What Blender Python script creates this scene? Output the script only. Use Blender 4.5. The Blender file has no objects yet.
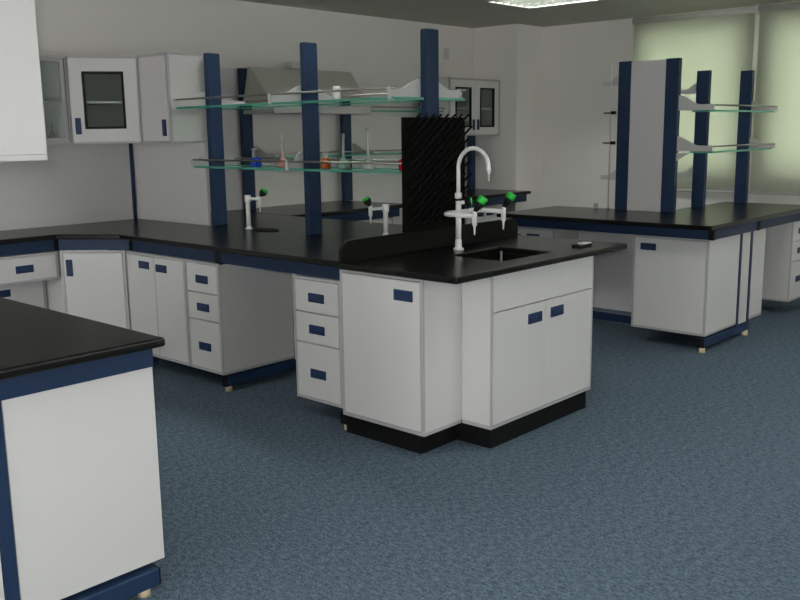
import bpy, bmesh, math, random
from mathutils import Vector, Matrix, Euler

S = bpy.context.scene
COL = S.collection
PI = math.pi
random.seed(4)

# ------------------------------------------------------------------ camera
EYE = Vector((0, 0, 1.45))
FPX, PITCH, YAW, ROLL = 908.32, 0.18356, 0.741065, -0.0132475
_c, _s = math.cos(YAW), math.sin(YAW)
fwd = Vector((_c * math.cos(PITCH), _s * math.cos(PITCH), -math.sin(PITCH)))
rgt0 = Vector((_s, -_c, 0))
up0 = rgt0.cross(fwd)
rgt = math.cos(ROLL) * rgt0 + math.sin(ROLL) * up0
upv = -math.sin(ROLL) * rgt0 + math.cos(ROLL) * up0
cam_d = bpy.data.cameras.new('camera')
cam_d.sensor_width = 36.0
cam_d.lens = FPX / 800 * 36.0
cam_d.clip_start = 0.02
cam = bpy.data.objects.new('camera', cam_d)
COL.objects.link(cam)
m3 = Matrix((rgt, upv, -fwd)).transposed()
cam.matrix_world = Matrix.Translation(EYE) @ m3.to_4x4()
S.camera = cam

# ------------------------------------------------------------------ world, exposure, lights
S.view_settings.view_transform = 'Standard'
S.view_settings.look = 'None'
S.view_settings.gamma = 1.0
S.view_settings.use_curve_mapping = False
S.view_settings.exposure = 0.20
S.cycles.use_denoising = True
S.cycles.max_bounces = 10
S.cycles.diffuse_bounces = 5
S.cycles.transparent_max_bounces = 16
S.cycles.caustics_reflective = False
S.cycles.caustics_refractive = False
S.cycles.sample_clamp_indirect = 6.0

world = bpy.data.worlds.new('daylight')
S.world = world
world.use_nodes = True
bg = world.node_tree.nodes['Background']
bg.inputs[0].default_value = (1.0, 0.985, 0.985, 1)
bg.inputs[1].default_value = 7.2

TUBE_STRENGTH = 58.0
FLASH_W = 26.5


def area(name, loc, direction, sx, sy, power, color=(1, 1, 1), spread=None):
    l = bpy.data.lights.new(name, 'AREA')
    l.shape = 'RECTANGLE'
    l.size, l.size_y = sx, sy
    l.energy = power
    l.color = color
    if spread:
        l.spread = spread
    o = bpy.data.objects.new(name, l)
    COL.objects.link(o)
    o.location = loc
    o.rotation_euler = Vector(direction).to_track_quat('-Z', 'Y').to_euler()
    return o


# the photographer's own flash, a little above and left of the lens
area('camera_flash', EYE - 0.035 * rgt + 0.055 * upv - 0.02 * fwd, fwd, 0.035, 0.02, FLASH_W, (1.0, 0.99, 0.98))


# ------------------------------------------------------------------ materials
def mat(name, color, rough=0.5, metal=0.0, spec=0.5, noise=None, bump=None, trans=0.0, ior=1.45, coat=0.0):
    m = bpy.data.materials.new(name)
    m.use_nodes = True
    nt = m.node_tree
    b = nt.nodes['Principled BSDF']
    b.inputs['Base Color'].default_value = (*color, 1)
    b.inputs['Roughness'].default_value = rough
    b.inputs['Metallic'].default_value = metal
    b.inputs['Specular IOR Level'].default_value = spec
    b.inputs['IOR'].default_value = ior
    b.inputs['Transmission Weight'].default_value = trans
    b.inputs['Coat Weight'].default_value = coat
    tc = nt.nodes.new('ShaderNodeTexCoord')
    if noise:
        scale, amt = noise
        n = nt.nodes.new('ShaderNodeTexNoise')
        n.inputs['Scale'].default_value = scale
        n.inputs['Detail'].default_value = 6
        nt.links.new(tc.outputs['Object'], n.inputs['Vector'])
        mx = nt.nodes.new('ShaderNodeMix')
        mx.data_type = 'RGBA'
        mx.inputs[6].default_value = (*[max(0, c * (1 - amt)) for c in color], 1)
        mx.inputs[7].default_value = (*[min(1, c * (1 + amt)) for c in color], 1)
        nt.links.new(n.outputs['Fac'], mx.inputs[0])
        nt.links.new(mx.outputs[2], b.inputs['Base Color'])
    if bump:
        scale, st = bump
        n2 = nt.nodes.new('ShaderNodeTexNoise')
        n2.inputs['Scale'].default_value = scale
        n2.inputs['Detail'].default_value = 3
        nt.links.new(tc.outputs['Object'], n2.inputs['Vector'])
        bp = nt.nodes.new('ShaderNodeBump')
        bp.inputs['Strength'].default_value = st
        bp.inputs['Distance'].default_value = 0.002
        nt.links.new(n2.outputs['Fac'], bp.inputs['Height'])
        nt.links.new(bp.outputs[0], b.inputs['Normal'])
    return m


M = {}
M['laminate'] = mat('white_laminate', (0.62, 0.62, 0.60), 0.42, noise=(3, 0.02), bump=(220, 0.06))
M['edge'] = mat('grey_edging', (0.42, 0.415, 0.42), 0.5)
M['panel'] = mat('grey_panel_laminate', (0.60, 0.59, 0.59), 0.5, noise=(2, 0.03))
M['top'] = mat('black_epoxy_worktop', (0.007, 0.007, 0.0065), 0.25, noise=(14, 0.25), bump=(160, 0.10), spec=0.24)
M['blue'] = mat('dark_blue_powder_coat', (0.014, 0.033, 0.078), 0.45, noise=(30, 0.12), bump=(260, 0.1), spec=0.3)
M['bluehandle'] = mat('blue_plastic', (0.018, 0.042, 0.100), 0.42, spec=0.25)
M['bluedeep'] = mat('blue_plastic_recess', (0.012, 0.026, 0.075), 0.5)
M['black'] = mat('black_plastic', (0.007, 0.007, 0.007), 0.5, spec=0.2)
M['plinth'] = mat('black_plinth', (0.006, 0.006, 0.0065), 0.6, spec=0.15)
M['peg'] = mat('black_polypropylene', (0.006, 0.0065, 0.0055), 0.5, bump=(60, 0.2), spec=0.12)
M['rackboard'] = mat('matt_black_board', (0.0045, 0.005, 0.004), 0.7, spec=0.06)
M['pegplastic'] = mat('black_peg_plastic', (0.0075, 0.008, 0.007), 0.5, spec=0.12)
M['whiteplastic'] = mat('white_epoxy_coating', (0.82, 0.82, 0.80), 0.3, coat=0.3)
M['green'] = mat('green_knob_plastic', (0.02, 0.50, 0.05), 0.4)
M['foot'] = mat('beige_plastic', (0.62, 0.52, 0.34), 0.5)
M['bracket'] = mat('pale_grey_powder_coat', (0.55, 0.56, 0.54), 0.4)
M['bracketgrey'] = mat('grey_powder_coat', (0.52, 0.52, 0.50), 0.4)
M['steel'] = mat('brushed_steel', (0.30, 0.28, 0.25), 0.3, metal=0.9)
M['darksteel'] = mat('dark_steel', (0.10, 0.10, 0.10), 0.35, metal=0.8)
M['hood'] = mat('stainless_hood', (0.56, 0.57, 0.51), 0.45, noise=(4, 0.04))
M['wall'] = mat('painted_wall', (0.74, 0.725, 0.69), 0.85, noise=(1.2, 0.02), bump=(90, 0.05))
M['wallpanel'] = mat('grey_wall_panel', (0.58, 0.575, 0.565), 0.6, noise=(2, 0.03))
M['darkglass'] = None


def simple_glass(name, tint, fac, rough=0.02, gloss=(0.9, 0.95, 0.92)):
    """thin pane: transparent with a glossy reflection"""
    m = bpy.data.materials.new(name)
    m.use_nodes = True
    nt = m.node_tree
    nt.nodes.clear()
    out = nt.nodes.new('ShaderNodeOutputMaterial')
    tr = nt.nodes.new('ShaderNodeBsdfTransparent')
    tr.inputs[0].default_value = (*tint, 1)
    gl = nt.nodes.new('ShaderNodeBsdfGlossy')
    gl.inputs['Roughness'].default_value = rough
    gl.inputs[0].default_value = (*gloss, 1)
    mx = nt.nodes.new('ShaderNodeMixShader')
    lw = nt.nodes.new('ShaderNodeFresnel')
    ge = nt.nodes.new('ShaderNodeNewGeometry')
    io = nt.nodes.new('ShaderNodeMath')
    io.operation = 'MULTIPLY_ADD'
    io.inputs[1].default_value = 1 / 1.5 - 1.5
    io.inputs[2].default_value = 1.5
    nt.links.new(ge.outputs['Backfacing'], io.inputs[0])
    nt.links.new(io.outputs[0], lw.inputs['IOR'])
    ad = nt.nodes.new('ShaderNodeMath')
    ad.operation = 'ADD'
    ad.use_clamp = True
    ad.inputs[1].default_value = fac
    nt.links.new(lw.outputs[0], ad.inputs[0])
    nt.links.new(ad.outputs[0], mx.inputs[0])
    nt.links.new(tr.outputs[0], mx.inputs[1])
    nt.links.new(gl.outputs[0], mx.inputs[2])
    nt.links.new(mx.outputs[0], out.inputs[0])
    return m


M['pane'] = simple_glass('cabinet_pane', (0.90, 0.93, 0.91), 0.0, 0.05, (0.5, 0.53, 0.51))
M['windowglass'] = simple_glass('window_glass', (0.93, 0.965, 0.91), 0.0)
M['fillglass'] = simple_glass('fill_window_glass', (0.95, 0.95, 0.95), 0.0)
M['shelfglass'] = simple_glass('shelf_glass', (0.80, 0.94, 0.87), 0.04, 0.03, (0.75, 1.0, 0.88))
M['glassedge'] = mat('green_glass_edge', (0.10, 0.42, 0.31), 0.15, trans=0.25)
M['labglass'] = simple_glass('laboratory_glass', (0.97, 0.98, 0.97), 0.03)
_nt = M['labglass'].node_tree
_o = next(n for n in _nt.nodes if n.type == 'OUTPUT_MATERIAL')
_src = _o.inputs[0].links[0].from_socket
_df = _nt.nodes.new('ShaderNodeBsdfTranslucent'); _df.inputs[0].default_value = (0.8, 0.8, 0.78, 1)
_dd = _nt.nodes.new('ShaderNodeBsdfDiffuse'); _dd.inputs[0].default_value = (0.8, 0.8, 0.78, 1)
_m1 = _nt.nodes.new('ShaderNodeMixShader'); _m1.inputs[0].default_value = 0.5
_m2 = _nt.nodes.new('ShaderNodeMixShader'); _m2.inputs[0].default_value = 0.34
_nt.links.new(_df.outputs[0], _m1.inputs[1]); _nt.links.new(_dd.outputs[0], _m1.inputs[2])
_nt.links.new(_src, _m2.inputs[1]); _nt.links.new(_m1.outputs[0], _m2.inputs[2]); _nt.links.new(_m2.outputs[0], _o.inputs[0])


def liquid(name, c):
    return mat(name, c, 0.15)


M['liq_blue'] = liquid('blue_liquid', (0.01, 0.06, 0.50))
M['liq_pink'] = liquid('pink_liquid', (0.55, 0.10, 0.09))
M['liq_orange'] = liquid('orange_liquid', (0.42, 0.10, 0.02))
M['liq_green'] = liquid('green_liquid', (0.08, 0.40, 0.26))
M['liq_red'] = liquid('red_liquid', (0.50, 0.012, 0.02))

# carpet
m = mat('blue_grey_carpet', (0.05, 0.08, 0.11), 0.95, spec=0.1)
nt = m.node_tree
b = nt.nodes['Principled BSDF']
tc = nt.nodes.new('ShaderNodeTexCoord')
n1 = nt.nodes.new('ShaderNodeTexNoise'); n1.inputs['Scale'].default_value = 210; n1.inputs['Detail'].default_value = 2
n2 = nt.nodes.new('ShaderNodeTexNoise'); n2.inputs['Scale'].default_value = 70; n2.inputs['Detail'].default_value = 3
mp = nt.nodes.new('ShaderNodeMapping'); mp.inputs['Scale'].default_value = (1, 0.45, 1)
nt.links.new(tc.outputs['Object'], mp.inputs[0])
nt.links.new(mp.outputs[0], n1.inputs['Vector'])
nt.links.new(mp.outputs[0], n2.inputs['Vector'])
av = nt.nodes.new('ShaderNodeMix'); av.data_type = 'FLOAT'; av.inputs[0].default_value = 0.4
nt.links.new(n1.outputs['Fac'], av.inputs[2]); nt.links.new(n2.outputs['Fac'], av.inputs[3])
cr = nt.nodes.new('ShaderNodeValToRGB')
cr.color_ramp.elements[0].position = 0.36; cr.color_ramp.elements[0].color = (0.030, 0.050, 0.074, 1)
cr.color_ramp.elements[1].position = 0.66; cr.color_ramp.elements[1].color = (0.138, 0.190, 0.232, 1)
nt.links.new(av.outputs[0], cr.inputs[0])
nt.links.new(cr.outputs[0], b.inputs['Base Color'])
bp = nt.nodes.new('ShaderNodeBump'); bp.inputs['Strength'].default_value = 0.5; bp.inputs['Distance'].default_value = 0.004
nt.links.new(n1.outputs['Fac'], bp.inputs['Height']); nt.links.new(bp.outputs[0], b.inputs['Normal'])
M['carpet'] = m

# ceiling tiles
m = mat('ceiling_tiles', (0.5, 0.49, 0.44), 0.9)
nt = m.node_tree
b = nt.nodes['Principled BSDF']
tc = nt.nodes.new('ShaderNodeTexCoord')
br = nt.nodes.new('ShaderNodeTexBrick')
br.offset = 0.0
br.inputs['Scale'].default_value = 1.0
br.inputs['Brick Width'].default_value = 0.6; br.inputs['Row Height'].default_value = 0.6
br.inputs['Mortar Size'].default_value = 0.006
br.inputs['Color1'].default_value = (0.47, 0.46, 0.40, 1); br.inputs['Color2'].default_value = (0.48, 0.47, 0.41, 1)
br.inputs['Mortar'].default_value = (0.40, 0.39, 0.34, 1)
nt.links.new(tc.outputs['Object'], br.inputs['Vector']); nt.links.new(br.outputs[0], b.inputs['Base Color'])
M['ceiling'] = m

# roller blind cloth: translucent
m = bpy.data.materials.new('blind_cloth')
m.use_nodes = True
nt = m.node_tree
nt.nodes.clear()
out = nt.nodes.new('ShaderNodeOutputMaterial')
df = nt.nodes.new('ShaderNodeBsdfDiffuse'); df.inputs[0].default_value = (0.50, 0.52, 0.44, 1)
tl = nt.nodes.new('ShaderNodeBsdfTranslucent'); tl.inputs[0].default_value = (0.56, 0.585, 0.51, 1)
mx = nt.nodes.new('ShaderNodeMixShader'); mx.inputs[0].default_value = 0.5
nt.links.new(df.outputs[0], mx.inputs[1]); nt.links.new(tl.outputs[0], mx.inputs[2]); nt.links.new(mx.outputs[0], out.inputs[0])
M['blind'] = m

# lamp tube
m = bpy.data.materials.new('fluorescent_tube')
m.use_nodes = True
nt = m.node_tree
nt.nodes.clear()
out = nt.nodes.new('ShaderNodeOutputMaterial')
em = nt.nodes.new('ShaderNodeEmission'); em.inputs[0].default_value = (1.0, 0.99, 0.975, 1); em.inputs[1].default_value = TUBE_STRENGTH
nt.links.new(em.outputs[0], out.inputs[0])
M['tube'] = m
M['louvre'] = mat('aluminium_louvre', (0.42, 0.45, 0.40), 0.35, metal=0.6)
M['whitemetal'] = mat('white_enamel', (0.72, 0.72, 0.70), 0.4)


# ------------------------------------------------------------------ mesh helpers
class MB:
    def __init__(self):
        self.bm = bmesh.new()
        self.mi = 0

    def _mark(self, faces, mi):
        for f in faces:
            f.material_index = mi

    def box(self, x0, x1, y0, y1, z0, z1, bev=0.0, mi=0, seg=2):
        n0 = set(self.bm.faces)
        r = bmesh.ops.create_cube(self.bm, size=1.0)
        vs = r['verts']
        bmesh.ops.scale(self.bm, vec=(abs(x1 - x0), abs(y1 - y0), abs(z1 - z0)), verts=vs)
        bmesh.ops.translate(self.bm, vec=((x0 + x1) / 2, (y0 + y1) / 2, (z0 + z1) / 2), verts=vs)
        if bev > 0:
            es = list({e for v in vs for e in v.link_edges})
            bmesh.ops.bevel(self.bm, geom=es, offset=bev, segments=seg, affect='EDGES', profile=0.5)
        self._mark([f for f in self.bm.faces if f not in n0], mi)
        return self

    def prism(self, pts, z0, z1, axis='z', bev=0.0, mi=0, seg=2):
        """polygon extruded; axis z: pts are (x,y); axis y: pts (x,z) from y=z0..z1; axis x: pts (y,z)"""
        n0 = set(self.bm.faces)

        def co(p, h):
            if axis == 'z': return (p[0], p[1], h)
            if axis == 'y': return (p[0], h, p[1])
            return (h, p[0], p[1])
        a = [self.bm.verts.new(co(p, z0)) for p in pts]
        c = [self.bm.verts.new(co(p, z1)) for p in pts]
        n = len(pts)
        fs = [self.bm.faces.new(a), self.bm.faces.new(c)]
        for i in range(n):
            fs.append(self.bm.faces.new((a[i], a[(i + 1) % n], c[(i + 1) % n], c[i])))
        bmesh.ops.recalc_face_normals(self.bm, faces=fs)
        if bev > 0:
            es = list({e for f in fs[:2] for e in f.edges})
            bmesh.ops.bevel(self.bm, geom=es, offset=bev, segments=seg, affect='EDGES', profile=0.5)
        self._mark([f for f in self.bm.faces if f not in n0], mi)
        return self

    def cyl(self, p0, p1, r0, r1=None, seg=16, mi=0):
        return self.tube([p0, p1], [r0, r0 if r1 is None else r1], seg, mi)

    def tube(self, path, rad, seg=12, mi=0, caps=True):
        path = [Vector(p) for p in path]
        if not isinstance(rad, (list, tuple)):
            rad = [rad] * len(path)
        n0 = set(self.bm.faces)
        rings = []
        t0 = (path[1] - path[0]).normalized()
        nrm = t0.orthogonal().normalized()
        for i, p in enumerate(path):
            if i == 0: t = path[1] - path[0]
            elif i == len(path) - 1: t = path[-1] - path[-2]
            else: t = (path[i + 1] - path[i]).normalized() + (path[i] - path[i - 1]).normalized()
            t = t.normalized() if t.length > 1e-9 else t0
            nrm = nrm - t * nrm.dot(t)
            nrm = nrm.normalized() if nrm.length > 1e-6 else t.orthogonal().normalized()
            bn = t.cross(nrm)
            rings.append([self.bm.verts.new(p + rad[i] * (math.cos(a) * nrm + math.sin(a) * bn))
                          for a in [2 * PI * k / seg for k in range(seg)]])
        for i in range(len(rings) - 1):
            for k in range(seg):
                f = self.bm.faces.new((rings[i][k], rings[i][(k + 1) % seg], rings[i + 1][(k + 1) % seg], rings[i + 1][k]))
                f.smooth = True
        if caps:
            self.bm.faces.new(rings[0][::-1])
            self.bm.faces.new(rings[-1])
        self._mark([f for f in self.bm.faces if f not in n0], mi)
        return self

    def lathe(self, prof, cx, cy, seg=24, mi=0):
        n0 = set(self.bm.faces)
        rings = []
        for r, z in prof:
            rings.append([self.bm.verts.new((cx + max(r, 1e-4) * math.cos(2 * PI * k / seg), cy + max(r, 1e-4) * math.sin(2 * PI * k / seg), z)) for k in range(seg)])
        for i in range(len(rings) - 1):
            for k in range(seg):
                f = self.bm.faces.new((rings[i][k], rings[i][(k + 1) % seg], rings[i + 1][(k + 1) % seg], rings[i + 1][k]))
                f.smooth = True
        self.bm.faces.new(rings[0][::-1])
        self.bm.faces.new(rings[-1])
        self._mark([f for f in self.bm.faces if f not in n0], mi)
        return self

    def build(self, name, mats, parent=None, label=None):
        me = bpy.data.meshes.new(name)
        bmesh.ops.recalc_face_normals(self.bm, faces=self.bm.faces)
        off = WORLD.get(parent.name) if parent else None
        if off is not None:
            bmesh.ops.transform(self.bm, matrix=off.inverted(), verts=self.bm.verts)
        self.bm.to_mesh(me)
        self.bm.free()
        for mm in (mats if isinstance(mats, (list, tuple)) else [mats]):
            me.materials.append(mm)
        o = bpy.data.objects.new(name, me)
        COL.objects.link(o)
        if parent:
            o.parent = parent
            WORLD[o.name] = off if off is not None else Matrix.Identity(4)
        else:
            WORLD[o.name] = Matrix.Identity(4)
        if label:
            o['label'] = label
        return o


WORLD = {}


def thing(name, label, cat, loc, rz=0.0, group=None):
    o = bpy.data.objects.new(name, None)
    COL.objects.link(o)
    o.empty_display_size = 0.1
    o.location = loc
    o.rotation_euler = (0, 0, rz)
    WORLD[o.name] = Matrix.Translation(Vector(loc)) @ Matrix.Rotation(rz, 4, 'Z')
    o['label'] = label
    o['category'] = cat
    if group: o['group'] = group
    return o


def tag(o, label, cat, group=None):
    """a thing that is a single mesh: move its origin to its base"""
    o['label'] = label
    o['category'] = cat
    if group: o['group'] = group
    me = o.data
    xs = [v.co.x for v in me.vertices]; ys = [v.co.y for v in me.vertices]; zs = [v.co.z for v in me.vertices]
    c = Vector(((min(xs) + max(xs)) / 2, (min(ys) + max(ys)) / 2, min(zs)))
    me.transform(Matrix.Translation(-c))
    o.location = c
    WORLD[o.name] = Matrix.Translation(c)
    return o


def struct(name, mb, m_):
    o = mb.build(name, m_)
    o['kind'] = 'structure'
    return o


# ------------------------------------------------------------------ the room
X0, X1, Y0, Y1, ZC = -3.2, 8.06, -3.2, 5.90, 2.47
struct('floor', MB().box(X0 - .2, X1 + .2, Y0 - .2, Y1 + .2, -0.1, 0), M['carpet'])
struct('wall_back', MB().box(X0 - .2, X1 + .2, Y1, Y1 + .2, 0, ZC + .15), M['wall'])
FILL_FRONT = [(3.4, 5.8)]  # unseen opening behind the camera, added as fill for the -y fronts
FILL_LEFT = [(-2.2, -0.2), (0.6, 4.2)]  # unseen openings, added so daylight fills the -x fronts and knee spaces
wf = MB()
xs_ = [X0 - .2] + [v for a in FILL_FRONT for v in a] + [X1 + .2]
for i in range(0, len(xs_), 2):
    wf.box(xs_[i], xs_[i + 1], Y0 - .2, Y0, 0, ZC + .15)
for a in FILL_FRONT:
    wf.box(a[0], a[1], Y0 - .2, Y0, 0, 1.0)
    wf.box(a[0], a[1], Y0 - .2, Y0, 2.3, ZC + .15)
struct('wall_front', wf, M['wall'])
wf = MB()
ys_ = [Y0] + [v for a in FILL_LEFT for v in a] + [Y1]
for i in range(0, len(ys_), 2):
    wf.box(X0 - .2, X0, ys_[i], ys_[i + 1], 0, ZC + .15)
for a in FILL_LEFT:
    wf.box(X0 - .2, X0, a[0], a[1], 0, .35)
    wf.box(X0 - .2, X0, a[0], a[1], 2.3, ZC + .15)
struct('wall_left', wf, M['wall'])

# right wall with window openings
WIN = [(3.275, 4.24), (1.55, 3.02), (-1.4, 0.9)]
WZ0, WZ1 = 1.05, 2.33
w = MB()
ys = [Y0] + [v for a in sorted(WIN) for v in a] + [Y1]
for i in range(0, len(ys), 2):
    w.box(X1, X1 + .2, ys[i], ys[i + 1], 0, ZC + .15)
for a in WIN:
    w.box(X1, X1 + .2, a[0], a[1], 0, WZ0)
    w.box(X1, X1 + .2, a[0], a[1], WZ1, ZC + .15)
struct('wall_right', w, M['wall'])
for i, (a, c) in enumerate(WIN):
    wo = struct('window_%d' % (i + 1), MB().box(X1 + .13, X1 + .14, a, c, WZ0, WZ1), M['windowglass'])
    f = MB()
    t = .045
    f.box(X1 + .10, X1 + .16, a, a + t, WZ0, WZ1).box(X1 + .10, X1 + .16, c - t, c, WZ0, WZ1)
    f.box(X1 + .10, X1 + .16, a, c, WZ0, WZ0 + t).box(X1 + .10, X1 + .16, a, c, WZ1 - t, WZ1)
    mid = (a + c) / 2 + .05
    f.box(X1 + .10, X1 + .16, mid - t / 2, mid + t / 2, WZ0, WZ1)
    f.build('window_frame', M['whitemetal'], wo)
for i, (a, c) in enumerate(FILL_FRONT):  # glazing of the added fill opening in the front wall
    wo = struct('window_%d' % (i + 4), MB().box(a, c, Y0 - .14, Y0 - .13, 1.0, 2.3), M['fillglass'])
    f = MB()
    f.box(a, a + .045, Y0 - .16, Y0 - .10, 1.0, 2.3).box(c - .045, c, Y0 - .16, Y0 - .10, 1.0, 2.3).box((a + c) / 2 - .02, (a + c) / 2 + .02, Y0 - .16, Y0 - .10, 1.0, 2.3)
    f.box(a, c, Y0 - .16, Y0 - .10, 1.0, 1.045).box(a, c, Y0 - .16, Y0 - .10, 2.255, 2.3)
    f.build('window_frame', M['whitemetal'], wo)
for i, (a, c) in enumerate(FILL_LEFT):  # glazing of the added fill openings in the left wall
    wo = struct('window_%d' % (i + 5), MB().box(X0 - .14, X0 - .13, a, c, .35, 2.3), M['fillglass'])
    f = MB()
    f.box(X0 - .16, X0 - .10, a, a + .045, .35, 2.3).box(X0 - .16, X0 - .10, c - .045, c, .35, 2.3)
    f.box(X0 - .16, X0 - .10, a, c, .35, .395).box(X0 - .16, X0 - .10, a, c, 2.255, 2.3)
    f.build('window_frame', M['whitemetal'], wo)
struct('wall_column', MB().box(7.60, X1, 5.35, Y1, 0, ZC), M['wall'])

# ceiling with openings for the recessed lamps
TX = [(-2.04, -1.44), (0.69, 1.29), (3.42, 4.02), (6.15, 6.75)]
TY = [(-2.2, -1.0), (0.62, 1.82), (3.43, 4.63)]


def cuts(lo, hi, holes):
    out, p = [], lo
    for a, c in holes:
        out += [(p, a, False), (a, c, True)]
        p = c
    return out + [(p, hi, False)]


cm = MB()
for xa, xb, hx in cuts(X0 - .2, X1 + .2, TX):
    for ya, yb, hy in cuts(Y0 - .2, Y1 + .2, TY):
        if not (hx and hy):
            cm.box(xa, xb, ya, yb, ZC, ZC + .04)
struct('ceiling', cm, M['ceiling'])
bsb = MB()
bsb.box(X1 - .012, X1, Y0, 5.35, 0, .08)
struct('baseboard_right', bsb, M['black'])


# ------------------------------------------------------------------ ceiling lamps
def make_troffer(x, y, label):
    t = thing('ceiling_light', label, 'ceiling light', (x, y, ZC), 0, 'recessed ceiling lights')
    hw, hl = .298, .598
    h = MB()
    h.box(x - hw, x + hw, y - hl, y + hl, ZC + .115, ZC + .12)
    h.box(x - hw, x - hw + .004, y - hl, y + hl, ZC, ZC + .115).box(x + hw - .004, x + hw, y - hl, y + hl, ZC, ZC + .115)
    h.box(x - hw, x + hw, y - hl, y - hl + .004, ZC, ZC + .115).box(x - hw, x + hw, y + hl - .004, y + hl, ZC, ZC + .115)
    h.build('housing', M['whitemetal'], t)
    lo = MB()
    for i in range(1, 6):
        px = x - hw + i * 2 * hw / 6
        lo.prism([(px - .006, ZC + .05), (px + .006, ZC + .05), (px + .0015, ZC + .002), (px - .0015, ZC + .002)], y - hl + .006, y + hl - .006, 'y')
    for i in range(1, 14):
        py = y - hl + i * 2 * hl / 14
        lo.prism([(py - .006, ZC + .05), (py + .006, ZC + .05), (py + .0015, ZC + .002), (py - .0015, ZC + .002)], x - hw + .006, x + hw - .006, 'x')
    lo.build('louvre', M['louvre'], t)
    for dx in (-.19, 0, .19):
        MB().cyl((x + dx, y - .57, ZC + .085), (x + dx, y + .57, ZC + .085), .013, seg=10).build('lamp_tube', M['tube'], t)
    return t


t0 = make_troffer((TX[3][0] + TX[3][1]) / 2, (TY[2][0] + TY[2][1]) / 2, 'recessed white ceiling light with square metal louvre in the far ceiling')
for i, (xa, xb) in enumerate(TX):
    for j, (ya, yb) in enumerate(TY):
        x, y = (xa + xb) / 2, (ya + yb) / 2
        if not (i == 3 and j == 2):
            c = t0.copy(); COL.objects.link(c)
            c.location = (x, y, ZC)
            c['label'] = 'recessed ceiling light over the near part of the room, outside the photo'
            for ch in list(t0.children):
                d = ch.copy(); COL.objects.link(d); d.parent = c

# ------------------------------------------------------------------ shared dimensions
ZT, ZB, ZA = 0.85, 0.82, 0.745      # worktop top / underside, apron underside
ZCAB = 0.74
HT = 0.635


def add_handle(parent, x, y, z, vertical=False, w=.112, h=.046, face='-y'):
    """recessed rectangular blue pull; x,y,z = centre on the face, given in the cabinet's local frame"""
    Mx = WORLD[parent.name]
    if vertical: w, h = h, w
    a = MB()
    a.box(x - w / 2, x + w / 2, y - .006, y + .001, z - h / 2, z + h / 2, .0025)
    a.bm.transform(Mx)
    hd = a.build('handle', M['bluehandle'], parent)
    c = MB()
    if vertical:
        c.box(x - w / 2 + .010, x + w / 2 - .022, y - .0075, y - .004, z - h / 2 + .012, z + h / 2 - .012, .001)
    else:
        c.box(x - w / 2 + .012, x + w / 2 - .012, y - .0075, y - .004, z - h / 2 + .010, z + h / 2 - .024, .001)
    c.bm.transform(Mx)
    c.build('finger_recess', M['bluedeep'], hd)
    return hd


def cabinet(name, label, cat, loc, rz, w, d, h, fronts, side_bottom=True, frame=.014, group=None, open_back=False):
    """carcass behind a grey-edged front; local front plane is y=0, centred in x. fronts: (kind,x0,x1,z0,z1,[handle cx,cz,vertical])"""
    t = thing(name, label, cat, loc, rz, group)
    Mx = WORLD[t.name]

    def put(mb, nm, mt, parent=t, label=None):
        mb.bm.transform(Mx)
        return mb.build(nm, mt, parent, label)
    k = frame - .002
    cb = MB().box(-w / 2, w / 2, .022, d, .014, h)
    cb.box(-w / 2, -w / 2 + k, .008, .022, .014, h).box(w / 2 - k, w / 2, .008, .022, .014, h)
    cb.box(-w / 2 + k, w / 2 - k, .008, .022, h - k, h).box(-w / 2 + k, w / 2 - k, .008, .022, .014, .014 + k)
    put(cb, 'carcass', M['laminate'])
    e = MB()
    e.box(-w / 2, -w / 2 + frame, 0, .008, 0, h, .001).box(w / 2 - frame, w / 2, 0, .008, 0, h, .001)
    e.box(-w / 2 + frame, w / 2 - frame, 0, .008, h - frame, h, .001)
    e.box(-w / 2 + frame, w / 2 - frame, 0, .008, 0, frame, .001)
    e.box(-w / 2, w / 2, .008, d, 0, .014)
    put(e, 'edge_trim', M['edge'])
    for fr in fronts:
        kind, x0, x1, z0, z1 = fr[:5]
        g = .0026
        dp = put(MB().box(x0 + g, x1 - g, -.002, .016, z0 + g, z1 - g, .0012), kind, M['laminate'])
        if len(fr) > 5:
            add_handle(dp, fr[5], -.002, fr[6], fr[7] if len(fr) > 7 else False)
    return t


def rim_poly(pts, hole=None, bev=.007):
    """worktop slab from an outline"""
    mb = MB()
    mb.prism(pts, ZB, ZT, 'z', bev, seg=3)
    return mb


# ------------------------------------------------------------------ FOREGROUND BENCH (left)
FXR, FY = 1.492, 2.328
t = thing('lab_bench', 'near lab bench at the lower left with black worktop and blue frame', 'lab bench', (.93, FY, 0))
rim_poly([(0.40, FY), (FXR, FY), (FXR, 4.25), (0.40, 4.25)], bev=.009).build('worktop', M['top'], t)
MB().box(.44, 1.495, 2.405, 2.425, ZA, ZB - .001).build('apron', M['blue'], t)
MB().box(1.444, 1.464, 2.43, 4.2, ZA, ZB - .001).build('apron', M['blue'], t)
MB().box(1.464, 1.497, 2.426, 2.47, ZA, ZB - .001).build('end_cap', M['black'], t)
MB().box(.985, 1.022, 2.412, 2.47, .10, ZA).build('upright', M['blue'], t)
MB().box(.84, .877, 2.412, 2.47, .10, ZA).build('upright', M['blue'], t)
MB().box(.42, 1.466, 2.40, 2.46, .028, .088, .006).build('base_beam', M['blue'], t)
MB().box(1.466, 1.470, 2.402, 2.458, .03, .086).build('beam_cap', M['black'], t)
MB().cyl((1.425, 2.43, 0), (1.425, 2.43, .028), .021, .019, 20).build('foot', M['foot'], t)
MB().cyl((.47, 2.43, 0), (.47, 2.43, .028), .021, .019, 20).build('foot', M['foot'], t)
MB().box(.42, 1.44, 4.10, 4.16, .028, .088, .006).build('base_beam', M['blue'], t)
MB().cyl((1.40, 4.13, 0), (1.40, 4.13, .028), .021, .019, 20).build('foot', M['foot'], t)
MB().cyl((.47, 4.13, 0), (.47, 4.13, .028), .021, .019, 20).build('foot', M['foot'], t)
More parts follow.
